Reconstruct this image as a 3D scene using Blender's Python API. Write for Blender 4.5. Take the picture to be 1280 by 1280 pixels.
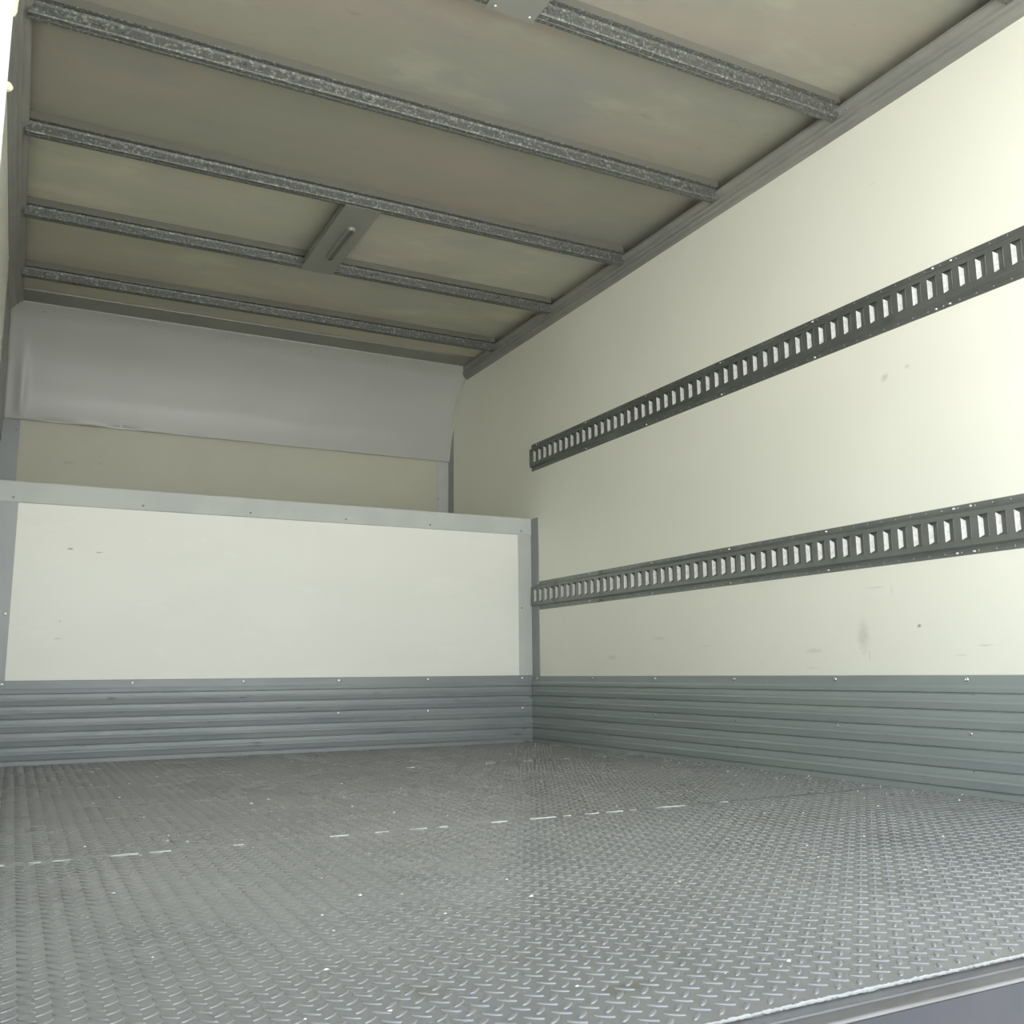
import bpy, math, random
import numpy as np
from mathutils import Matrix, Vector

# ------------------------------------------------------------------ camera, light, exposure
S = bpy.context.scene
for o in list(bpy.data.objects):
    bpy.data.objects.remove(o)
COL = S.collection
YAW, PITCH, ROLL, CAMZ, FPX = .4775, .1665, -.0092, .3392, 1193.8


def make_camera():
    f = Vector((math.sin(YAW) * math.cos(PITCH), math.cos(YAW) * math.cos(PITCH), math.sin(PITCH)))
    r0 = Vector((math.cos(YAW), -math.sin(YAW), 0))
    u0 = r0.cross(f)
    c, s = math.cos(ROLL), math.sin(ROLL)
    r = c * r0 + s * u0
    u = -s * r0 + c * u0
    cd = bpy.data.cameras.new('camera')
    cd.sensor_width = 36
    cd.lens = FPX / 1280 * 36
    cd.clip_start = .02
    co = bpy.data.objects.new('camera', cd)
    COL.objects.link(co)
    m = Matrix(((r.x, u.x, -f.x, 0), (r.y, u.y, -f.y, 0), (r.z, u.z, -f.z, CAMZ), (0, 0, 0, 1)))
    co.matrix_world = m
    S.camera = co


make_camera()

world = bpy.data.worlds.new('sky')
S.world = world
world.use_nodes = True
wn, wl = world.node_tree.nodes, world.node_tree.links
wn.clear()
wtc = wn.new('ShaderNodeTexCoord')
wsep = wn.new('ShaderNodeSeparateXYZ')
wramp = wn.new('ShaderNodeValToRGB')
wbg = wn.new('ShaderNodeBackground')
wout = wn.new('ShaderNodeOutputWorld')
wl.new(wtc.outputs['Generated'], wsep.inputs[0])
wl.new(wsep.outputs['Z'], wramp.inputs[0])
e = wramp.color_ramp.elements
e[0].position = 0.0
e[0].color = (.95, .96, .95, 1)
e[1].position = .8
e[1].color = (.36, .43, .52, 1)
wl.new(wramp.outputs[0], wbg.inputs[0])
wbg.inputs[1].default_value = 2.3
wl.new(wbg.outputs[0], wout.inputs[0])

sun_d = bpy.data.lights.new('sun', 'SUN')
sun_d.energy = 14.0
sun_d.angle = .01
sun_d.color = (1, .98, .94)
sun_o = bpy.data.objects.new('sun', sun_d)
COL.objects.link(sun_o)
# the sun stands high over the cab end: none of it enters the cargo box, it lights the yard behind
sun_o.rotation_euler = Vector((-.5, .18, 1.0)).to_track_quat('Z', 'Y').to_euler()

S.view_settings.view_transform = 'Standard'
S.view_settings.look = 'None'
S.view_settings.exposure = 1.07
S.view_settings.gamma = 1
S.view_settings.use_curve_mapping = False
S.render.film_transparent = False
S.cycles.max_bounces = 14
S.cycles.diffuse_bounces = 10
S.cycles.glossy_bounces = 6
S.cycles.use_denoising = True
S.cycles.sample_clamp_indirect = 8

# ------------------------------------------------------------------ dimensions
W = 2.3225        # right wall plane
XL = -.135        # left wall plane
YR = .80          # rear edge of the floor
D = 4.277         # front wall (lower part)
P = 5.34          # back wall of the cab-over recess
ZC = 2.186        # roof skin
ZK = .321         # top of the scuff panels
random.seed(4)
rng = np.random.default_rng(7)


# ------------------------------------------------------------------ materials
def mat(name, base, rough=.5, metal=0.0, var=None, var_scale=3.0, var_lo=.4, var_hi=.65, stretch=(1, 1, 1),
        fine=0.0, fine_scale=200, bump=0.0, bump_scale=60, bump_dist=.001, spots=(), coat=0.0, rough_var=0.0,
        wave=0.0, wave_scale=1.5, wave_dist=.01, spec=.5):
    m = bpy.data.materials.new(name)
    m.use_nodes = True
    nt = m.node_tree
    N, L = nt.nodes, nt.links
    b = N['Principled BSDF']
    b.inputs['Base Color'].default_value = (*base, 1)
    b.inputs['Roughness'].default_value = rough
    b.inputs['Metallic'].default_value = metal
    b.inputs['Specular IOR Level'].default_value = spec
    if coat:
        b.inputs['Coat Weight'].default_value = coat
        b.inputs['Coat Roughness'].default_value = .15
    geo = N.new('ShaderNodeNewGeometry')
    mp = N.new('ShaderNodeMapping')
    mp.inputs['Scale'].default_value = stretch
    L.new(geo.outputs['Position'], mp.inputs['Vector'])
    col = None

    def noise(scale, detail=4, rough_=.55, vec=mp.outputs[0]):
        n = N.new('ShaderNodeTexNoise')
        n.inputs['Scale'].default_value = scale
        n.inputs['Detail'].default_value = detail
        n.inputs['Roughness'].default_value = rough_
        L.new(vec, n.inputs['Vector'])
        return n.outputs['Fac']

    def ramp(fac, lo, hi):
        r = N.new('ShaderNodeMapRange')
        r.inputs[1].default_value = lo
        r.inputs[2].default_value = hi
        r.interpolation_type = 'SMOOTHSTEP'
        L.new(fac, r.inputs[0])
        return r.outputs[0]

    def mix(fac, a, c2):
        x = N.new('ShaderNodeMix')
        x.data_type = 'RGBA'
        L.new(fac, x.inputs[0])
        if isinstance(a, tuple):
            x.inputs[6].default_value = (*a, 1)
        else:
            L.new(a, x.inputs[6])
        x.inputs[7].default_value = (*c2, 1)
        return x.outputs[2]
    col = base
    if var:
        if not isinstance(var, list):
            var = [(var, var_scale, var_lo, var_hi)]
        for (c2, sc, lo, hi) in var:
            col = mix(ramp(noise(sc), lo, hi), col, c2)
    if fine:
        f = ramp(noise(fine_scale, 2, .6), .3, .7)
        c2 = tuple(min(1, c * (1 + fine)) for c in base)
        mm = N.new('ShaderNodeMath')
        mm.operation = 'MULTIPLY'
        mm.inputs[1].default_value = .8
        L.new(f, mm.inputs[0])
        col = mix(mm.outputs[0], col, c2)
    for (cx, cy, cz, sx, sy, sz, c2, amt) in spots:     # stains with a shape of their own
        s1 = N.new('ShaderNodeVectorMath')
        s1.operation = 'SUBTRACT'
        L.new(geo.outputs['Position'], s1.inputs[0])
        s1.inputs[1].default_value = (cx, cy, cz)
        s2 = N.new('ShaderNodeVectorMath')
        s2.operation = 'DIVIDE'
        L.new(s1.outputs[0], s2.inputs[0])
        s2.inputs[1].default_value = (sx, sy, sz)
        s3 = N.new('ShaderNodeVectorMath')
        s3.operation = 'LENGTH'
        L.new(s2.outputs[0], s3.inputs[0])
        n = noise(7 / max(min(sx, sy, sz), .02) * .25, 3, .6, geo.outputs['Position'])
        a1 = N.new('ShaderNodeMath')
        a1.operation = 'ADD'
        L.new(s3.outputs['Value'], a1.inputs[0])
        L.new(n, a1.inputs[1])
        r = N.new('ShaderNodeMapRange')
        r.interpolation_type = 'SMOOTHSTEP'
        r.inputs[1].default_value = 1.5
        r.inputs[2].default_value = .5
        r.inputs[3].default_value = 0
        r.inputs[4].default_value = amt
        L.new(a1.outputs[0], r.inputs[0])
        col = mix(r.outputs[0], col, c2)
    if not isinstance(col, tuple):
        L.new(col, b.inputs['Base Color'])
    if rough_var:
        r = N.new('ShaderNodeMapRange')
        r.inputs[1].default_value = .35
        r.inputs[2].default_value = .65
        r.inputs[3].default_value = max(.03, rough - rough_var)
        r.inputs[4].default_value = rough + rough_var
        L.new(noise(4), r.inputs[0])
        L.new(r.outputs[0], b.inputs['Roughness'])
    prev = None
    for (st, sc, dist) in ((bump, bump_scale, bump_dist), (wave, wave_scale, wave_dist)):
        if st:
            bp = N.new('ShaderNodeBump')
            bp.inputs['Strength'].default_value = st
            bp.inputs['Distance'].default_value = dist
            L.new(noise(sc, 3), bp.inputs['Height'])
            if prev:
                L.new(prev, bp.inputs['Normal'])
            prev = bp.outputs[0]
    if prev:
        L.new(prev, b.inputs['Normal'])
    return m


CREAM = (.855, .855, .75)
M = {}
M['wall'] = mat('cream_fibreglass', CREAM, .34, var=[((.825, .825, .72), 1.6, .35, .7)],
                bump=.12, bump_scale=70,
                spots=[(W, 1.985, 1.224, .03, .022, .016, (.36, .34, .22), .42), (W, 1.90, 1.235, .02, .016, .010, (.36, .35, .26), .3),
                       (W, 2.14, .44, .05, .035, .07, (.52, .51, .44), .45), (W, 2.35, .40, .05, .05, .012, (.50, .50, .44), .4),
                       (W, 1.93, .462, .02, .010, .008, (.22, .22, .20), .9), (W, 3.55, .40, .05, .05, .015, (.50, .49, .38), .35),
                       (W, 3.2, .47, .05, .06, .010, (.54, .52, .42), .35),
                       (W, 2.08, .585, .02, .05, .004, (.5, .5, .42), .4), (W, 2.02, .575, .02, .004, .03, (.5, .5, .42), .3), (W, 1.72, .40, .02, .04, .004, (.45, .45, .4), .4),
                       (W, 1.80, .375, .02, .03, .004, (.45, .45, .4), .3), (W, 2.36, .345, .02, .04, .004, (.5, .48, .4), .3), (W, 2.60, .36, .02, .004, .02, (.5, .5, .42), .3),
                       (W, 2.9, .43, .02, .05, .004, (.55, .54, .45), .3), (W, 3.9, .63, .02, .012, .012, (.5, .48, .38), .2), (W, 3.95, .60, .02, .012, .008, (.5, .48, .38), .2),
                       (W, 2.12, .38, .02, .004, .022, (.42, .42, .36), .4), (W, 1.98, 1.86, .02, .03, .004, (.6, .58, .45), .3)])
M['front'] = mat('cream_fibreglass_front', (.86, .87, .80), .24, spec=.15, var=[((.83, .84, .77), 1.4, .35, .7)],
                 stretch=(.6, 1, 1.6), bump=.2, bump_scale=45, rough_var=.06,
                 spots=[(.175, D, .855, .016, .05, .006, (.25, .26, .24), .8), (.285, D, .845, .022, .05, .004, (.3, .31, .29), .7),
                        (.155, D, .56, .007, .05, .004, (.2, .2, .2), .8), (.15, D, .49, .02, .05, .004, (.45, .45, .4), .6)])
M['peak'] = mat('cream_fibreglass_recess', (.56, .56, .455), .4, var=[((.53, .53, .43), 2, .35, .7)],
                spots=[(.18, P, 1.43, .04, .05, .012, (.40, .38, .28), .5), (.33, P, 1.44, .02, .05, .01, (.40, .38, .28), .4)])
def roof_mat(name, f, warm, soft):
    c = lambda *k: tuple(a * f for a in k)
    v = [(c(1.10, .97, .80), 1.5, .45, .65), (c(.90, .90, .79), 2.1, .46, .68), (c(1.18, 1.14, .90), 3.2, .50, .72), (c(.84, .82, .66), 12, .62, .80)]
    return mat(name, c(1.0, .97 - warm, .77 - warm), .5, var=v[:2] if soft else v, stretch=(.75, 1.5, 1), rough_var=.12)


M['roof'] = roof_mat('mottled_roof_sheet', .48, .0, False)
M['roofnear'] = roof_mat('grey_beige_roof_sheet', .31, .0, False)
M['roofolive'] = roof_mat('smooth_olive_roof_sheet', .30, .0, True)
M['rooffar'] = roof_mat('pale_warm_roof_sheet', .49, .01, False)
M['galv'] = mat('galvanised_steel', (.115, .12, .108), .5, .3, var=[((.28, .295, .26), 110, .52, .66), ((.06, .064, .056), 80, .55, .70)],
                bump=.15, bump_scale=120)
M['railgrey'] = mat('grey_painted_aluminium', (.30, .295, .26), .42, .25, var=((.25, .25, .23)), var_scale=4)
M['strip'] = mat('olive_bonding_strip', (.15, .147, .122), .6)
M['trim'] = mat('light_grey_trim', (.56, .585, .555), .45, .0, spec=.15, var=((.52, .545, .52)), var_scale=5, wave=.3, wave_scale=12, wave_dist=.004)
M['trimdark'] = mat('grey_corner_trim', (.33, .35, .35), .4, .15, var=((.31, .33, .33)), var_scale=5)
M['cove'] = mat('grey_curved_sheet', (.50, .51, .485), .36, .05, var=((.485, .495, .47)), var_scale=2)
M['coverim'] = mat('pale_sheet_edge', (.75, .72, .60), .5)
M['scuff'] = mat('grey_green_scuff_panel', (.325, .365, .355), .38, .2, var=[((.295, .335, .33), 2, .40, .65), ((.13, .15, .15), 9, .68, .80)],
                 stretch=(1, 1, 6), bump=.1, bump_scale=90)
M['scufffront'] = mat('grey_scuff_panel_front', (.27, .30, .30), .40, .15, var=[((.235, .26, .27), 2, .42, .65), ((.12, .13, .13), 9, .64, .78), ((.30, .32, .32), 7, .60, .78)],
                      stretch=(1, 1, 7), bump=.1, bump_scale=90)
M['track'] = mat('dark_zinc_track', (.17, .18, .165), .42, .6, var=[((.21, .225, .21), 5, .40, .70), ((.13, .135, .12), 12, .60, .85)], stretch=(1, 1, 1.5))
M['tracklow'] = mat('zinc_track', (.25, .27, .255), .38, .6, var=[((.215, .23, .215), 5, .40, .70), ((.16, .165, .15), 11, .60, .85)],
                      spots=[(W, 4.02, .72, .05, .05, .08, (.06, .062, .055), .7), (W, 3.62, .65, .05, .06, .02, (.08, .08, .07), .7), (W, 3.62, .785, .05, .05, .02, (.08, .08, .07), .6)], stretch=(1, 1, 1.5))
M['tab'] = mat('lit_bright_steel', (.62, .63, .60), .5, .1, var=((.5, .5, .47)), var_scale=90)  # paler than the track: daylight on the tabs is put into the colour
M['back'] = mat('painted_slot_shade', (.155, .16, .145), .5, .3)  # darkened tone: shade inside the slots is put into this colour
M['dimple'] = mat('worn_punch_mark', (.50, .52, .50), .4, .4)
M['screw'] = mat('bright_screw', (.75, .77, .76), .22, .9)
M['screwdark'] = mat('dull_screw', (.30, .31, .30), .35, .8)
M['recess'] = mat('painted_recess_shade', (.03, .03, .03), .6)  # near black: shade of slot edges and hollow ends painted as colour
M['floor'] = mat('worn_grey_steel_floor', (.27, .272, .262), .25, .35, spec=.5,
                 var=[((.30, .303, .292), 1.6, .42, .65), ((.235, .235, .222), 4.5, .56, .75), ((.31, .31, .30), 9, .60, .78)],
                 rough_var=.06,
                 spots=[(1.62, 1.75, 0, .30, .10, .3, (.20, .185, .115), .7), (1.25, 2.15, 0, .28, .13, .3, (.20, .185, .13), .6),
                        (1.75, 2.35, 0, .20, .25, .3, (.19, .17, .12), .55), (.75, 1.9, 0, .20, .10, .3, (.22, .20, .15), .5),
                        (.62, .93, 0, .06, .03, .1, (.15, .15, .11), .6), (.42, 1.02, 0, .03, .04, .1, (.18, .17, .12), .6)])
M['lug'] = mat('raised_tread', (.30, .302, .292), .25, .4, var=[((.33, .33, .322), 1.6, .45, .65), ((.26, .26, .25), 4.5, .56, .72)],
               spots=[])
M['weld'] = mat('bright_weld', (.80, .82, .80), .35, .4, bump=.6, bump_scale=300)
M['grit'] = mat('white_grit', (.85, .85, .80), .6)
M['sill'] = mat('grey_steel_sill', (.17, .17, .165), .36, .3, var=((.13, .125, .12)), var_scale=16, stretch=(.2, 1, 1))
M['bumper'] = mat('shaded_purple_sill_face', (.030, .034, .042), .40, .0, spec=.2, var=((.035, .037, .046)), var_scale=8, wave=.3, wave_scale=10, wave_dist=.005)  # very dark: the shade on the sill face is put into its colour
M['post'] = mat('white_door_post', (.86, .87, .88), .35)
M['foam'] = mat('yellowed_sealant', (.42, .40, .26), .6, bump=.5, bump_scale=120)
M['shell'] = mat('white_truck_skin', (.75, .76, .76), .4)
M['yard'] = mat('worn_concrete_yard', (.40, .395, .385), .8, var=((.35, .345, .335)), var_scale=.8, bump=.2, bump_scale=20)


# ------------------------------------------------------------------ mesh helpers
class MB:
    def __init__(self):
        self.v, self.f = [], []

    def add(self, vs, fs):
        n = len(self.v)
        self.v += [tuple(map(float, a)) for a in vs]
        self.f += [tuple(i + n for i in f) for f in fs]
        return self

    def box(self, x0, x1, y0, y1, z0, z1):
        return self.add([(x0, y0, z0), (x1, y0, z0), (x1, y1, z0), (x0, y1, z0), (x0, y0, z1), (x1, y0, z1), (x1, y1, z1), (x0, y1, z1)],
                        [(0, 3, 2, 1), (4, 5, 6, 7), (0, 1, 5, 4), (1, 2, 6, 5), (2, 3, 7, 6), (3, 0, 4, 7)])

    def prism(self, pts, axis, a, b):
        """pts: closed 2-D outline; axis 0 -> pts are (y,z); axis 1 -> pts are (x,z)"""
        n = len(pts)
        mk = (lambda t, q: (t, q[0], q[1])) if axis == 0 else (lambda t, q: (q[0], t, q[1]))
        vs = [mk(a, q) for q in pts] + [mk(b, q) for q in pts]
        fs = [(i, (i + 1) % n, n + (i + 1) % n, n + i) for i in range(n)]
        fs += [tuple(range(n))[::-1], tuple(range(n, 2 * n))]
        return self.add(vs, fs)

    def build(self, name, material, parent=None, bevel=0.0, smooth=False, seg=2):
        me = bpy.data.meshes.new(name)
        me.from_pydata(self.v, [], self.f)
        me.validate()
        import bmesh
        bm = bmesh.new()
        bm.from_mesh(me)
        bmesh.ops.recalc_face_normals(bm, faces=bm.faces)
        if bevel:
            bmesh.ops.bevel(bm, geom=[ed for ed in bm.edges if len(ed.link_faces) == 2 and ed.calc_face_angle(0) > .5],
                            offset=bevel, segments=seg, affect='EDGES', profile=.5)
        bm.to_mesh(me)
        bm.free()
        return link(name, me, material, parent, smooth)


def link(name, me, material, parent=None, smooth=False):
    me.materials.append(material)
    if smooth:
        me.shade_smooth()
        me.set_sharp_from_angle(angle=.6)
    o = bpy.data.objects.new(name, me)
    COL.objects.link(o)
    if parent:
        o.parent = parent
        if parent.type == 'EMPTY':
            o.matrix_parent_inverse = Matrix.Translation(parent.location).inverted()
    return o


def root(name, loc):
    o = bpy.data.objects.new(name, None)
    o.empty_display_size = .05
    o.location = loc
    COL.objects.link(o)
    return o


def tag(o, label=None, cat=None, group=None, kind=None):
    for k, v in (('label', label), ('category', cat), ('group', group), ('kind', kind)):
        if v:
            o[k] = v
    return o


def struct(o, label=None):
    o['kind'] = 'structure'
    if label:
        o['label'] = label
    return o


def shell_profile(pts, t):
    """open polyline -> closed outline of thickness t (offset to the left of travel)"""
    n = len(pts)
    off = []
    for i in range(n):
        a = np.array(pts[max(i - 1, 0)], float)
        c = np.array(pts[min(i + 1, n - 1)], float)
        d = c - a
        d /= np.linalg.norm(d)
        off.append((pts[i][0] - d[1] * t, pts[i][1] + d[0] * t))
    return list(pts) + off[::-1]


def screw_mesh(r=.006, h=.003):
    """pan head with a crossed recess, axis +Z, seated at z=0"""
    m = MB()
    n = 14
    rings = [(r * 1.12, 0), (r * 1.12, h * .25), (r * .92, h * .75), (r * .55, h), (r * .38, h), (r * .30, h * .45)]
    vs = [(a * math.cos(2 * math.pi * k / n) * (1 if j < 4 or k % 4 < 2 else .55), a * math.sin(2 * math.pi * k / n) * (1 if j < 4 or k % 4 < 2 else .55), z)
          for j, (a, z) in enumerate(rings) for k in range(n)]
    fs = [(j * n + k, j * n + (k + 1) % n, (j + 1) * n + (k + 1) % n, (j + 1) * n + k) for j in range(len(rings) - 1) for k in range(n)]
    fs.append(tuple(range((len(rings) - 1) * n, len(rings) * n)))
    m.add(vs, fs)
    me = bpy.data.meshes.new('screw')
    me.from_pydata(m.v, [], m.f)
    me.update()
    for p in me.polygons:
        p.use_smooth = True
    return me


SCREW = screw_mesh()
SCREW.materials.append(M['screw'])
SMALL = screw_mesh(.0045, .0025)
SMALL.materials.append(M['screwdark'])
RIVET = screw_mesh(.0042, .003)
RIVET.materials.append(M['screw'])
ROT = {'x-': (0, -math.pi / 2, 0), 'x+': (0, math.pi / 2, 0), 'y-': (math.pi / 2, 0, 0), 'z-': (math.pi, 0, 0), 'z+': (0, 0, 0)}


def screw(loc, face, parent, me=None, name='screw'):
    o = bpy.data.objects.new(name, me or SCREW)
    COL.objects.link(o)
    e = ROT[face]
    R = Matrix.Rotation(random.random() * 3, 4, 'Z')
    from mathutils import Euler
    o.parent = parent
    o.matrix_parent_inverse = Matrix.Translation(parent.location).inverted()
    o.matrix_basis = Matrix.Translation(loc) @ Euler(e).to_matrix().to_4x4() @ R
    return o


# ------------------------------------------------------------------ large structure
T = .035
yard = struct(MB().box(-14, 14, -22, 12, -1.12, -1.0).build('ground', M['yard']), 'worn concrete yard outside the open rear of the box')

wall_right = struct(MB().box(W, W + T, YR - .02, P + T, -.06, ZC + .04).build('wall_right', M['wall']), 'cream fibreglass side wall on the right')
wall_left = struct(MB().box(XL - T, XL, YR - .02, P + T, -.06, ZC + .04).build('wall_left', M['wall']), 'cream fibreglass side wall seen edge-on at the left')
wall_front = struct(MB().box(XL, W, D, D + T, -.06, 1.085).build('wall_front', M['front']), 'glossy cream lower front wall behind the cab')
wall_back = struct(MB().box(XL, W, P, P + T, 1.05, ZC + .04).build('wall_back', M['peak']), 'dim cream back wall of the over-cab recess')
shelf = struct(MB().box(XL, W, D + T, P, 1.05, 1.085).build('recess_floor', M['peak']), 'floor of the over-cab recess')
ceiling = struct(MB().box(XL, W, YR - .05, P + T, ZC, ZC + .03).build('ceiling', M['roof']), 'stained beige roof skin between the galvanised bows')

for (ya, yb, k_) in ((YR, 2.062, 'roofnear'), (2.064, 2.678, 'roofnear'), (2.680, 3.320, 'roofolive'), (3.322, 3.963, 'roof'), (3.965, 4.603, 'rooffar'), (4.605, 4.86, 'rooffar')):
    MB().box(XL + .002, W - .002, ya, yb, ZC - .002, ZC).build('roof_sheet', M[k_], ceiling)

# floor: three welded tread plates
floor = root('floor', (W / 2, YR, 0))
struct(floor, 'worn grey steel tread plate floor of the cargo box')
SEAM = [YR, 2.048, 3.365, D]
PX, PY = .0320, .0297


def lug_template():
    """one lens-shaped raised bar along +X, 16 side points, bevelled crown"""
    L_, w, h = .0118, .0033, .0013
    out = []
    n = 12
    for (s, z) in ((1.0, 0.0), (.80, h * .85), (.60, h)):
        ring = []
        for k in range(n):
            a = 2 * math.pi * k / n
            c, q = math.cos(a), math.sin(a)
            xx = L_ * c * (s * .25 + .75)
            yy = w * s * q
            ring.append((xx, yy, z))
        out += ring
    fs = []
    for j in range(2):
        for k in range(n):
            fs.append((j * n + k, j * n + (k + 1) % n, (j + 1) * n + (k + 1) % n, (j + 1) * n + k))
    cap = tuple(range(2 * n, 3 * n))
    return np.array(out), fs, cap


def tread(y0, y1, parent):
    tv, tf, cap = lug_template()
    cs = []
    i0, i1 = int((XL) / PX) - 1, int(W / PX) + 1
    for i in range(i0, i1 + 1):
        for j in range(int(y0 / PY) - 1, int(y1 / PY) + 2):
            for (dx, dy, ang) in ((0, 0, -.72), (.5, .5, .72)):
                x = .036 + (i + dx) * PX
                y = 1.136 + (j - 38 + dy) * PY
                if XL + .03 < x < W - .03 and y0 + .014 < y < y1 - .014 - (.012 if y1 == D else 0):
                    cs.append((x, y, ang))
    cs = np.array(cs)
    c, s = np.cos(cs[:, 2]), np.sin(cs[:, 2])
    n = len(cs)
    X = cs[:, 0, None] + c[:, None] * tv[None, :, 0] - s[:, None] * tv[None, :, 1]
    Y = cs[:, 1, None] + s[:, None] * tv[None, :, 0] + c[:, None] * tv[None, :, 1]
    Z = np.repeat(tv[None, :, 2], n, 0)
    V = np.stack([X, Y, Z], -1).reshape(-1, 3).astype(np.float32)
    nv = len(tv)
    quads = (np.array(tf)[None] + np.arange(n)[:, None, None] * nv).reshape(-1)
    caps = (np.array(cap)[None] + np.arange(n)[:, None] * nv).reshape(-1)
    nq = n * len(tf)
    me = bpy.data.meshes.new('tread_pattern')
    me.vertices.add(len(V))
    me.vertices.foreach_set('co', V.ravel())
    li = np.concatenate([quads, caps]).astype(np.int32)
    me.loops.add(len(li))
    me.loops.foreach_set('vertex_index', li)
    me.polygons.add(nq + n)
    st = np.concatenate([np.arange(nq) * 4, nq * 4 + np.arange(n) * len(cap)]).astype(np.int32)
    me.polygons.foreach_set('loop_start', st)
    me.update(calc_edges=True)
    me.polygons.foreach_set('use_smooth', np.ones(nq + n, bool))
    me.update()
    o = link('tread_pattern', me, M['lug'], parent)
    o['kind'] = 'stuff'
    o['label'] = 'small raised crossed bars pressed into the floor plate'
    return o


def bead(pts, r, name, material, parent, seed, closed_ends=True, sink=.4):
    """irregular weld bead: a lumpy low tube along pts"""
    g = np.random.default_rng(seed)
    n = 7
    vs, fs = [], []
    amp = np.convolve(g.random(len(pts) + 12), np.ones(9) / 9, 'same')[:len(pts)]
    for i, p in enumerate(pts):
        rr = r * (.35 + .5 * g.random() + 1.2 * max(0, amp[i] - .35))
        ox, oz = (g.random(2) - .5) * r * .8
        for k in range(n):
            a = 2 * math.pi * k / n
            vs.append((p[0], p[1] + ox + rr * math.cos(a), p[2] + oz * .4 - rr * sink + rr * math.sin(a)))
    for i in range(len(pts) - 1):
        for k in range(n):
            fs.append((i * n + k, i * n + (k + 1) % n, (i + 1) * n + (k + 1) % n, (i + 1) * n + k))
    fs += [tuple(range(n))[::-1], tuple(range((len(pts) - 1) * n, len(pts) * n))]
    m = MB().add(vs, fs)
    return m.build(name, material, parent, smooth=True)


for i in range(3):
    y0, y1 = SEAM[i], SEAM[i + 1]
    pl = MB().box(XL, W, y0 + (.0012 if i else 0), y1 - .0012, -.008, 0).build('floor_plate', M['floor'], floor)
    tread(y0, y1, pl)
MB().box(XL, W, YR, D, -.06, -.009).build('subfloor', M['sill'], floor)
# broken weld runs along the plate joints
for (ys, runs, r) in ((2.048, [(-.02, .01), (.05, .07), (.09, .12), (.19, .24), (.26, .30), (.42, .44), (.62, .66), (.72, .75), (.80, .84), (.87, .89), (1.0, 1.04), (1.10, 1.17), (1.19, 1.21), (1.25, 1.29), (1.31, 1.36), (1.38, 1.40), (1.46, 1.55), (1.66, 1.69)], .0014),
                      (3.365, [(1.30, 1.33), (1.62, 1.66), (1.78, 1.82), (1.96, 1.99), (2.14, 2.16)], .0018)):
    for k, (a, b) in enumerate(runs):
        n = max(4, int((b - a) / .008))
        bead([(a + (b - a) * t / (n - 1), ys, .001) for t in range(n)], r, 'weld_bead', M['weld'], floor, k + int(ys * 10))

# loose white grit lying on the floor
gm = MB()
for k in range(170):
    if k < 120:
        x, y = rng.uniform(0, 2.25), rng.uniform(.9, 3.9)
        s = rng.uniform(.0010, .0028)
    else:
        y = rng.uniform(1.6, 4.1)
        x = W - .02 - abs(rng.normal(0, .05))
        s = rng.uniform(.0012, .003)
    vs = []
    for (a, b, c) in ((1, 0, 0), (-1, 0, 0), (0, 1, 0), (0, -1, 0), (0, 0, 1), (0, 0, -.3)):
        q = s * rng.uniform(.6, 1.6)
        vs.append((x + a * q * 1.4, y + b * q, .0016 + s * .4 + c * q * .7))
    gm.add(vs, [(0, 2, 4), (2, 1, 4), (1, 3, 4), (3, 0, 4), (2, 0, 5), (1, 2, 5), (3, 1, 5), (0, 3, 5)])
tag(gm.build('grit', M['grit']), 'scattered white grit and chips lying on the tread plate floor', 'grit', kind='stuff')


# ------------------------------------------------------------------ scuff panels (ribbed kick plates)
def scuff_profile(zt):
    """(offset from wall, z) from bottom to top: broad ribs split by narrow grooves"""
    g = [.017, .069, .123, .175, .225, .272]
    p = [(.013, 0.0), (.013, .006)]
    for k, z in enumerate(g):
        p += [(.0128, z - .0025), (.0060, z - .0008), (.0060, z + .0008), (.0115, z + .0030)]
        zn = g[k + 1] if k < 5 else zt
        mid = (z + zn) / 2
        if k < 5:
            p += [(.0132, mid - .010), (.0148, mid - .002), (.0132, mid + .003), (.0136, mid + .010)]
        else:
            p += [(.012, z + .014), (.0095, z + .022)]
    p += [(.0095, zt - .002), (.008, zt), (0, zt)]
    return p


def scuff(name, side, zt, material, label):
    if side == 'right':
        r = root(name, (W, (YR + D) / 2, 0))
        pts = [(W - o, z) for o, z in scuff_profile(zt)[:-1]] + [(W - .001, zt), (W - .001, 0)]
        b = MB().prism(pts, 1, YR + .002, D - .013).build('ribbed_sheet', material, r)
        for y in (1.30, 1.782, 2.257, 2.74, 3.222, 3.698, 4.215):
            for z, o in ((.309, .0095), (.164, .0115), (.062, .010)):
                screw((W - o, y, z), 'x-', r)
    elif side == 'left':
        r = root(name, (XL, (YR + D) / 2, 0))
        pts = [(XL + o, z) for o, z in scuff_profile(zt)[:-1]] + [(XL + .001, zt), (XL + .001, 0)]
        MB().prism(pts, 1, YR + .002, D - .013).build('ribbed_sheet', material, r)
    else:
        r = root(name, ((XL + W) / 2, D, 0))
        pts = [(D - o, z) for o, z in scuff_profile(zt)[:-1]] + [(D - .001, zt), (D - .001, 0)]
        MB().prism(pts, 0, XL + .001, W - .001).build('ribbed_sheet', material, r)
        for x in (-.035, .441, .892, 1.317, 1.752, 2.257):
            screw((x, D - .0095, .311), 'y-', r)
            if x > 1.2:
                for z, o in ((.166, .0115), (.062, .010)):
                    screw((x, D - o, z), 'y-', r)
    return tag(r, label, 'kick plate')


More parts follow.
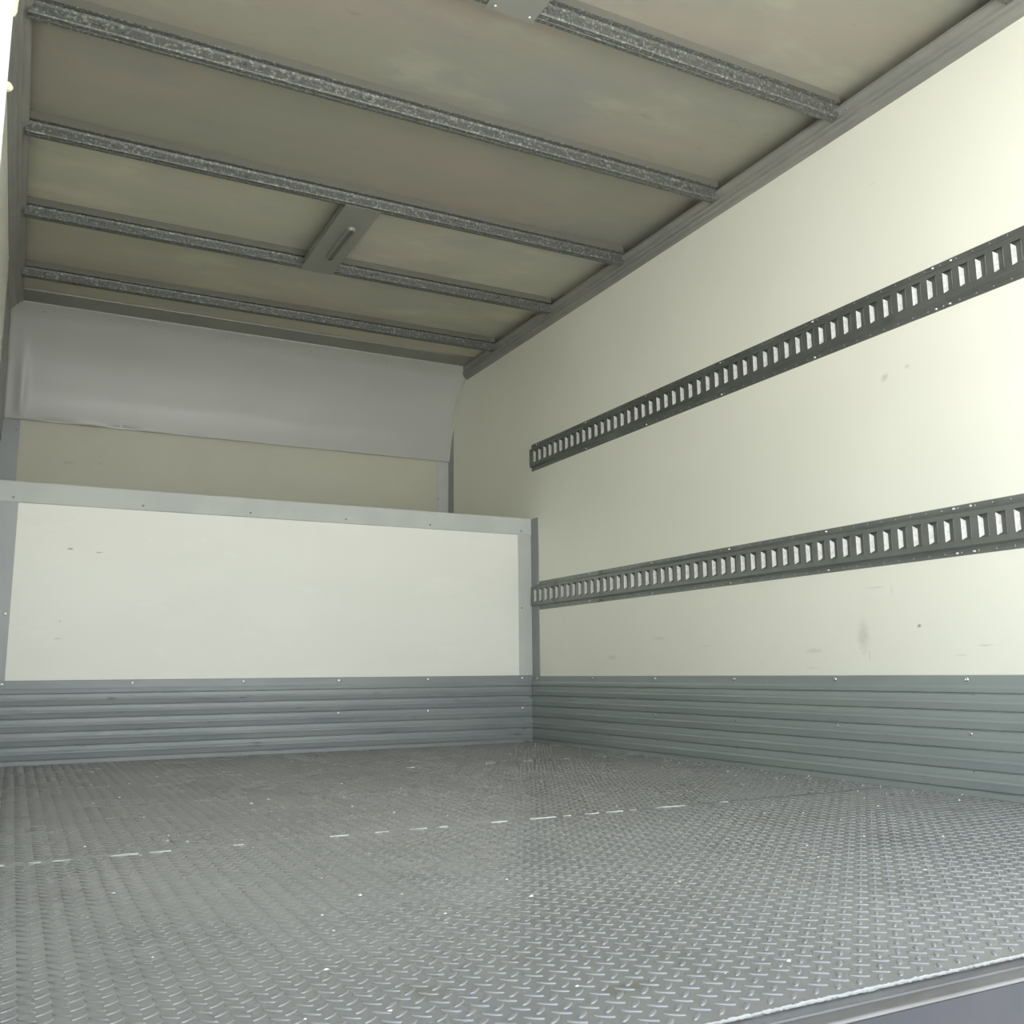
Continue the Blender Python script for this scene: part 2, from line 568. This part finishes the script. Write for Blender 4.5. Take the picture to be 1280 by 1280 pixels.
scuff('scuff_panel', 'right', .321, M['scuff'], 'grey-green ribbed metal kick plate along the foot of the right side wall')
scuff('scuff_panel', 'front', .325, M['scufffront'], 'grey ribbed metal kick plate across the foot of the front wall, more scuffed')
scuff('scuff_panel', 'left', .321, M['scuff'], 'ribbed metal kick plate on the left side wall')

# ------------------------------------------------------------------ front wall trims
ZH0, ZH1 = 1.0325, 1.120
r = root('trim_1', ((XL + W) / 2, D, ZH0))
struct(r, 'light grey angle trim capping the top edge of the lower front wall')
MB().prism([(D, ZH0), (D - .004, ZH0 + .001), (D - .006, ZH0 + .004), (D - .006, ZH1 - .003), (D - .003, ZH1), (D + .09, ZH1), (D + .09, ZH1 - .003), (D, ZH1 - .003)], 0, XL + .004, W - .003).build('cap_angle', M['trim'], r)
for x in (-.045, .445, .896, 1.336, 1.76, 2.262):
    screw((x, D - .006, 1.053), 'y-', r, SMALL)
r = root('trim_2', (W, D, ZK))
struct(r, 'light grey corner angle where the lower front wall meets the right wall')
MB().box(2.246, W - .0035, D - .0035, D, .325, ZH0 + .02).build('front_leg', M['trim'], r)
MB().box(W - .0035, W, 4.198, D, .321, ZH1 - .004).build('side_leg', M['trimdark'], r)
for z in (.66,):
    screw((2.262, D - .0035, z), 'y-', r, SMALL)
screw((W - .0035, 4.225, 1.085), 'x-', r, SMALL)
r = root('trim_3', (XL, D, ZK))
struct(r, 'grey corner angle at the left end of the lower front wall')
MB().box(XL, -.026, D - .0035, D, .325, ZH0 + .02).build('front_leg', M['trimdark'], r)
MB().box(XL, XL + .0035, 4.198, D, .321, ZH1 - .004).build('side_leg', M['trimdark'], r)
screw((-.042, D - .0035, .585), 'y-', r, SCREW)

# recess trims
r = root('trim_4', (W, P, 1.085))
struct(r, 'grey corner angle at the right end of the over-cab recess')
MB().box(2.244, W - .0035, P - .0035, P, 1.085, 1.66).build('front_leg', M['trim'], r)
MB().box(W - .0035, W, 5.262, P, 1.085, 2.02).build('side_leg', M['trimdark'], r)
for z in (1.395,):
    screw((2.252, P - .0035, z), 'y-', r, SMALL)
screw((W - .0035, 5.28, 1.48), 'x-', r, SMALL)
r = root('trim_5', (XL, P, 1.085))
struct(r, 'grey corner angle at the left end of the over-cab recess')
MB().box(XL, -.052, P - .0035, P, 1.085, 1.66).build('front_leg', M['trimdark'], r)
MB().box(XL, XL + .0035, 5.262, P, 1.085, 2.02).build('side_leg', M['trimdark'], r)
screw((-.066, P - .0035, 1.58), 'y-', r, SMALL)
MB().box(XL, XL + .004, 4.32, 5.26, 1.50, 2.085).build('side_sheet', M['railgrey'], r)

# ------------------------------------------------------------------ curved sheet over the recess
def cove_pts(n=26):
    key = [(4.985, 2.142), (5.05, 2.118), (5.10, 2.085), (5.168, 2.014), (5.215, 1.94), (5.252, 1.857), (5.284, 1.775), (5.302, 1.715), (5.316, 1.67), (5.324, 1.645), (5.328, 1.632)]
    # Catmull-Rom
    K = [np.array(k) for k in key]
    K = [2 * K[0] - K[1]] + K + [2 * K[-1] - K[-2]]
    out = []
    for i in range(1, len(K) - 2):
        for t in np.linspace(0, 1, 5)[:-1]:
            a, b, c, d = K[i - 1:i + 3]
            out.append(.5 * ((2 * b) + (c - a) * t + (2 * a - 5 * b + 4 * c - d) * t * t + (3 * b - a - 3 * c + d) * t ** 3))
    out.append(K[-2])
    return out


cove = root('curved_panel', ((XL + W) / 2, P, 1.64))
tag(cove, 'smooth grey curved metal sheet sweeping down from the roof above the over-cab recess', 'panel')
cp = cove_pts()
nx = 220
vs, fs = [], []
for i in range(nx + 1):
    x = XL + .004 + (W - XL - .010) * i / nx
    u = i / nx
    for j, q in enumerate(cp):
        t = j / (len(cp) - 1)
        mid = math.sin(math.pi * t)
        # the sheet is slack: it bellies a little, more so near its left end
        sag = .004 * mid * (.4 * math.sin(u * 5.1 + .6) + .9 * math.exp(-((u - .06) / .10) ** 2))
        crease = .004 * math.exp(-((t - .93) / .05) ** 2) * math.sin(u * 47) * math.exp(-((u - .16) / .12) ** 2)
        fold = .016 * math.exp(-((u - .030) / .009) ** 2) * math.exp(-((t - .6) / .22) ** 2)
        dent = .0035 * math.exp(-((u - .62) / .05) ** 2 - ((t - .62) / .16) ** 2) - .003 * math.exp(-((u - .68) / .03) ** 2 - ((t - .6) / .13) ** 2)
        vs.append((x, q[0] - (sag + fold + dent) * .7 - crease, q[1] - (sag + fold + dent) * .7))
m_ = len(cp)
for i in range(nx):
    for j in range(m_ - 1):
        fs.append((i * m_ + j, (i + 1) * m_ + j, (i + 1) * m_ + j + 1, i * m_ + j + 1))
cs_ = MB().add(vs, fs).build('sheet', M['cove'], cove, smooth=True)
sm = cs_.modifiers.new('thickness', 'SOLIDIFY')
sm.thickness = .0015
sm.offset = 0
# pale cut edge down the right-hand side
ep = [(q[0] - .0035, q[1] - .0035) for q in cp]
MB().prism(shell_profile(ep, .006), 0, W - .010, W - .004).build('edge_strip', M['coverim'], cove)
for x in (-.062, .375, .801, 1.199, 1.614, 2.048):
    screw((x, P - .006, 1.662), 'y-', cove, SMALL)
for x in (.02, .45, .90, 1.36, 1.80, 2.2):
    screw((x, 5.04, 2.118), 'z-', cove, SMALL)
for (x, z, a, b) in ((.285, 1.641, .012, .010), (.30, 1.643, .022, .016), (.325, 1.644, .014, .008), (.352, 1.646, .018, .010), (.42, 1.645, .030, .008), (.54, 1.644, .018, .004)):
    dm = MB().add([(x - a * .6, 5.3265, z), (x, 5.3225, z + b * .2), (x + a * .6, 5.3265, z - .003), (x + a * .1, 5.320, z + b), (x, 5.3285, z - .006)],
                  [(0, 1, 3), (1, 2, 3), (0, 4, 1), (4, 2, 1)])
    dm.build('bent_edge', M['weld'], cove)['label'] = 'crumpled bare bright bit on the lower edge'

# ------------------------------------------------------------------ roof rails
def rail(side, label):
    s = 1 if side == 'right' else -1
    xw = W if side == 'right' else XL
    pr = [(0, 2.0865), (.004, 2.086), (.0125, 2.0925), (.0155, 2.099), (.021, 2.101), (.0265, 2.107), (.0275, 2.1145), (.034, 2.116), (.0385, 2.119), (.041, 2.128), (.047, 2.130), (.054, 2.134), (.059, 2.139), (.060, 2.147), (.057, 2.147), (.054, 2.140), (0, 2.125)]
    r = root('roof_rail', (xw, 3, 2.09))
    MB().prism([(xw - s * o, z) for o, z in pr], 1, YR, 5.06 if s > 0 else 4.985).build('ribbed_extrusion', M['railgrey'], r)
    for y in (1.415, 2.05, 2.665, 3.30, 3.945, 4.59):
        screw((xw - s * .045, y - .035, 2.1295), 'z-', r, SMALL if y > 1.5 else RIVET)
    return tag(r, label, 'rail')


rail('right', 'dull grey ribbed aluminium rail between the roof and the right wall')
rail('left', 'dull grey ribbed aluminium rail between the roof and the left wall, seen edge-on')

M['trimdark2'] = mat('olive_grey_plate', (.255, .255, .225), .4, .1, var=((.24, .24, .21)), var_scale=4)
r = root('trim_6', ((XL + W) / 2, 4.9, 2.14))
struct(r, 'grey metal strip under the roof above the curved panel')
MB().prism([(4.852, 2.156), (4.854, 2.1500), (4.984, 2.1405), (5.0, 2.143), (5.0, 2.15), (4.984, 2.1445)], 0, XL + .02, W - .03).build('strip', M['trimdark2'], r)
MB().box(XL + .03, W - .03, 4.648, 4.856, 2.157, 2.161).build('lining', M['roof'], r)
MB().box(XL, W, 4.98, 5.0, 2.144, ZC).build('closing_face', M['railgrey'], r)

# ------------------------------------------------------------------ roof bows
BOWS = [1.395, 2.027, 2.640, 3.283, 3.926, 4.566]
BL = ['nearest galvanised roof bow, only its right end in view at the top right corner',
      'galvanised roof bow carrying the cut-off bracing plate at the top of the view',
      'galvanised roof bow between the dark olive roof bay and the bay with the cut-off plate',
      'galvanised roof bow at the near end of the slotted bracing plate',
      'galvanised roof bow under the far end of the slotted bracing plate',
      'farthest galvanised roof bow, next to the curved grey panel']


def bow(y, label):
    x0, x1 = XL + .050, W - .047
    zt, zb = 2.157, 2.118
    r = root('roof_bow', ((x0 + x1) / 2, y + .04, zb))
    o = [(y, zt), (y + .0005, zt - .0025), (y + .016, zt - .0035), (y + .019, zt - .012), (y + .0205, zb + .004), (y + .023, zb), (y + .036, zb - .0005), (y + .038, zb + .0015), (y + .0405, zb + .0015), (y + .0425, zb - .0005), (y + .056, zb),
         (y + .059, zb + .004), (y + .061, zt - .0035), (y + .079, zt - .003), (y + .079, zt)]
    MB().prism(o, 0, x0, x1).build('hat_channel', M['galv'], r)
    MB().box(x0 + .01, x1 - .01, y + .003, y + .076, zt, ZC).build('adhesive_strip', M['strip'], r)
    # dark cap on the channel end, shade of the hollow put into its colour
    MB().prism([(y + .024, zt - .004), (y + .026, zb + .004), (y + .054, zb + .004), (y + .056, zt - .004)], 0, x1 - .001, x1 + .0006).build('end_shade_cap', M['recess'], r)
    return tag(r, label, 'roof beam', 'galvanised bows under the roof')


for y, l in zip(BOWS, BL):
    bow(y, l)


def brace(y0, y1, label, slot=None, sc=()):
    x0, x1 = 1.013, 1.158
    z = 2.1165
    r = root('bracing_plate', ((x0 + x1) / 2, (y0 + y1) / 2, z))
    m = MB().box(x0, x1, y0, y1, z - .0022, z)
    m.box(x0, x0 + .002, y0 + .045, y1 - .07, z, z + .028)
    m.box(x1 - .002, x1, y0 + .045, y1 - .07, z, z + .028)
    m.build('plate', M['trimdark2'], r)
    if slot:
        (a, b, c, d) = slot
        # raised rim around a long pressed slot
        mm = MB()
        n = 10
        outer, inner, deep = [], [], []
        cx = (a + c) / 2
        hw, yy0, yy1 = .019, b, d
        for k in range(2 * n):
            t = math.pi * k / (n - 1) if k < n else math.pi * (k - n) / (n - 1)
            if k < n:
                ox, oy = math.cos(t), math.sin(t)
                base = yy1
            else:
                ox, oy = -math.cos(t), -math.sin(t)
                base = yy0
            outer.append((cx + ox * hw, base + oy * hw, z - .0022))
            inner.append((cx + ox * hw * .75, base + oy * hw * .75, z - .014))
            deep.append((cx + ox * hw * .5, base + oy * hw * .5, z - .014))
        N_ = 2 * n
        vs = outer + inner + deep
        fs = [(k, (k + 1) % N_, N_ + (k + 1) % N_, N_ + k) for k in range(N_)]
        fs += [(N_ + k, N_ + (k + 1) % N_, 2 * N_ + (k + 1) % N_, 2 * N_ + k) for k in range(N_)]
        mm.add(vs, fs)
        rim = mm.build('slot_rim', M['trimdark2'], r, smooth=True)
        MB().add([(p[0], p[1], z - .0110) for p in deep], [tuple(range(N_))]).build('slot_recess', M['back'], rim)  # darker tone paints the shade within the slot
    for (x, y) in sc:
        screw((x, y, z - .0022), 'z-', r, RIVET if not slot else SMALL)
    return tag(r, label, 'plate')


M['trimdark2'] = mat('olive_grey_plate', (.255, .255, .225), .4, .1, var=((.24, .24, .21)), var_scale=4)
brace(3.320, 3.985, 'grey bracing plate with a long raised slot spanning two roof bows', (1.083, 3.51, 1.105, 3.80), [(1.03, 3.338), (1.140, 3.338)])
brace(1.435, 2.090, 'grey bracing plate with two bright screws, cut off by the top of the view', None, [(1.035, 2.072), (1.140, 2.072), (1.035, 1.46), (1.14, 1.46)])

# ------------------------------------------------------------------ slotted cargo tracks
PITCH_T = .0538


def track(z0, z1, ystart, phase, material, label, drop, grp_screws):
    H = z1 - z0
    r = root('cargo_track', (W, (ystart + YR) / 2, z0))
    zf0, zf1 = z0 + .020, z1 - .020      # flange / step
    zs0, zs1 = z0 + .29 * H, z0 + .735 * H
    off, fo = .0125, .0025
    yend = YR + .01
    # face with slots: columns of quads in Y
    hw = .0155
    cent = []
    y = phase
    while y > yend + .04:
        if y < ystart - .02:
            cent.append(y)
        y -= PITCH_T
    X = W - off
    vs, fs = [], []
    cuts = [ystart]
    slots = []
    for c in cent:
        slots.append((len(cuts), c))
        cuts += [c + hw, c - hw]
    cuts.append(yend)
    zz = [zf0 + .005, zs0, zs1, zf1 - .005]
    for c in cuts:
        for z in zz:
            vs.append((X, c, z))
    holes = {s for s, _ in slots}
    for i in range(len(cuts) - 1):
        for j in range(3):
            if j == 1 and i in holes:
                continue
            a = i * 4 + j
            fs.append((a, a + 4, a + 5, a + 1))
    m = MB().add(vs, fs)
    yf = ystart - .006
    # steps and flanges, top and bottom, each with real thickness
    for (zi, zo, ze) in ((zf1 - .005, zf1, z1), (zf0 + .005, zf0, z0)):
        m.add([(X, ystart, zi), (X, yend, zi), (W - fo - .001, yend, zo), (W - fo - .001, ystart, zo)], [(0, 1, 2, 3)])
        sgn = 1 if ze > zo else -1
        pr = [(W - fo - .001, zo), (W - fo, zo + sgn * .004), (W - fo - .0012, zo + sgn * .007), (W - fo - .0012, zo + sgn * .009), (W - fo, zo + sgn * .0105), (W - fo, ze - sgn * .001), (W, ze)]
        n = len(pr)
        m.add([(p[0], yf, p[1]) for p in pr] + [(p[0], yend, p[1]) for p in pr], [(k, k + 1, n + k + 1, n + k) for k in range(n - 1)])
    # end cap
    m.add([(X, ystart, zf0 + .005), (X, ystart, zf1 - .005), (W, ystart, zf1), (W, ystart, zf0)], [(0, 1, 2, 3)])
    m.build('slotted_rail', material, r)
    # inside lips of every slot (steel thickness, coloured black as slot shade), joined: too thin to tell apart
    lm = MB()
    for c in cent:
        for (ya, yb, za, zb) in ((c + hw, c - hw, zs1, zs1), (c + hw, c - hw, zs0, zs0), (c - hw, c - hw, zs0, zs1)):
            dpt = .0035
            lm.add([(X, ya, za), (X, yb, zb), (X + dpt, yb, zb), (X + dpt, ya, za)], [(0, 1, 2, 3)])
    o = lm.build('slot_lips', M['recess'], r)
    o['kind'] = 'stuff'
    MB().box(W - .0016, W - .0004, yend, ystart - .002, zf0 + .002, zf1 - .002).build('slot_shade_strip', M['back'], r)  # added dark strip, stands in for the shaded wall behind the slots
    # bent tab in each slot, painted bright as if lit, on the far side, folded inwards
    tb = MB()
    s, d = .0085, .0105
    tb.add([(0, 0, zs0 - z0 + .001), (0, 0, zs1 - z0 - .001), (d * .25, -.0015, zs1 - z0 - .003), (d, -s, zs1 - z0 - .010), (d, -s, zs0 - z0 + .008), (d * .25, -.0015, zs0 - z0 + .002)],
           [(0, 1, 2, 5), (5, 2, 3, 4)])
    tb.add([(-.0002, -2 * hw + .0012, zs0 - z0 + .002), (-.0002, -2 * hw + .0012, zs1 - z0 - .002), (-.0007, -2 * hw - .0002, zs1 - z0 - .002), (-.0007, -2 * hw - .0002, zs0 - z0 + .002)], [(0, 1, 2, 3)])  # thin pale strip, a painted glint along the slot's near rim
    me = bpy.data.meshes.new('slot_tab')
    me.from_pydata(tb.v, [], tb.f)
    me.materials.append(M['tab'])
    tabs = []
    for c in cent:
        o = bpy.data.objects.new('slot_tab', me)
        COL.objects.link(o)
        o.parent = r
        o.matrix_parent_inverse = Matrix.Translation(r.location).inverted()
        o.location = (X + .0003, c + hw - .0002, z0)
    # rivets and tiny unused holes in the flanges
    ys = (1.305, 1.782, 2.262, 2.742, 3.232, 3.72, 4.20)
    for y in ys:
        screw((W - fo - .0003, y, z1 - .0085), 'x-', r, RIVET, 'rivet')
        screw((W - fo - .0003, y, z0 + .0085), 'x-', r, RIVET, 'rivet')
    for y, top in grp_screws:
        screw((W - fo - .0003, y, (z1 - .0085) if top else (z0 + .0085)), 'x-', r, RIVET, 'rivet')
    hm = MB()
    for c in cent:
        yy = c - PITCH_T / 2
        if min(abs(yy - q) for q in ys) < .012:
            continue
        for zc in (z1 - .009, z0 + .009):
            n = 8
            hm.add([(W - fo - .0006, yy + .0019 * math.cos(2 * math.pi * k / n), zc + .0030 * math.sin(2 * math.pi * k / n)) for k in range(n)] + [(W - fo - .0014, yy + .0012 * math.cos(2 * math.pi * k / n), zc + .002 * math.sin(2 * math.pi * k / n)) for k in range(n)],
                   [(k, (k + 1) % n, n + (k + 1) % n, n + k) for k in range(n)] + [tuple(range(n, 2 * n))])
    o = hm.build('punched_dimples', M['dimple'], r)
    o['kind'] = 'stuff'
    return tag(r, label, 'cargo track')


track(1.3640, 1.5060, 4.262, 4.204, M['track'], 'dark slotted metal cargo track, upper of the two on the right wall', False, ((1.735, False), (1.72, True)))
track(.6475, .7900, 4.262, 4.215, M['tracklow'], 'grey slotted metal cargo track, lower of the two, its left end touching the corner trim', False, ((1.728, False), (1.728, True)))

# ------------------------------------------------------------------ rear sill, bead, door frame
M['sillbead'] = mat('rough_weld', (.40, .41, .40), .4, .4, bump=.6, bump_scale=300)
r = root('rear_sill', (W / 2, .77, -.1))
tag(r, 'bare steel rear sill with a rounded bright lip beyond the weld at the floor edge', 'sill')
pr = [(YR, -.002), (.790, -.0035), (.783, -.0035), (.7815, -.0050), (.776, -.0050), (.7745, -.0035), (.7665, -.0035)]
for k in range(9):
    a = math.pi / 2 * k / 8
    pr.append((.7585 - .0033 * math.sin(a), -.0070 + .0033 * math.cos(a)))
pr += [(.755, -.052), (.758, -.056), (.755, -.060), (.755, -.22), (.80, -.22)]
MB().prism(pr, 0, -.30, W + .12).build('sill_profile', M['sill'], r, smooth=True)
MB().box(-.30, W + .12, .7535, .7552, -.21, -.0078).build('face_plate', M['bumper'], r)
n = 700
bead([(XL + (W - XL) * t / n, YR - .001, .001) for t in range(n + 1)], 0.0024, 'weld_bead', M['sillbead'], r, 99, sink=.1)

r = root('door_post', (-.13, .74, -.1))
tag(r, 'bright white rear door post along the left edge of the view', 'door post')
MB().prism([], 0, 0, 0) if False else None
pm = MB()
pm.box(-.30, -.0345, .705, .775, -.20, 2.30)
pm.build('post', M['post'], r, bevel=.006, seg=3)
fm = MB()
g = np.random.default_rng(3)


def blob(x, y, z, rx, rz):
    n, m_ = 8, 5
    vs, fs = [(x, y, z - rz)], []
    for j in range(1, m_):
        ph = math.pi * j / m_
        for k in range(n):
            a = 2 * math.pi * k / n
            vs.append((x + rx * math.sin(ph) * math.cos(a), y + rx * math.sin(ph) * math.sin(a), z - rz * math.cos(ph)))
    vs.append((x, y, z + rz))
    for k in range(n):
        fs.append((0, 1 + k, 1 + (k + 1) % n))
        for j in range(m_ - 2):
            fs.append((1 + j * n + k, 1 + j * n + (k + 1) % n, 1 + (j + 1) * n + (k + 1) % n, 1 + (j + 1) * n + k))
        fs.append((1 + (m_ - 2) * n + k, len(vs) - 1, 1 + (m_ - 2) * n + (k + 1) % n))
    fm.add(vs, fs)


for z in np.arange(.852, 1.05, .0055):
    w_ = .0035 if z < .885 else .0055
    blob(-.0345, .768, z, w_ * (.8 + .4 * g.random()), .008)
blob(-.0345, .768, .785, .0045, .0038)
fm.build('sealant', M['foam'], r, smooth=True)['label'] = 'lumpy yellowish sealant'
r = root('door_post', (W + .1, .74, -.1))
tag(r, 'white rear door post on the right side of the opening', 'door post')
MB().box(W, W + .17, .705, .775, -.20, 2.30).build('post', M['post'], r, bevel=.006)
r = root('door_header', (W / 2, .74, 2.15))
tag(r, 'white rear header above the opening', 'header')
MB().box(-.03, W, .70, .78, 2.10, 2.30).build('beam', M['post'], r, bevel=.006)
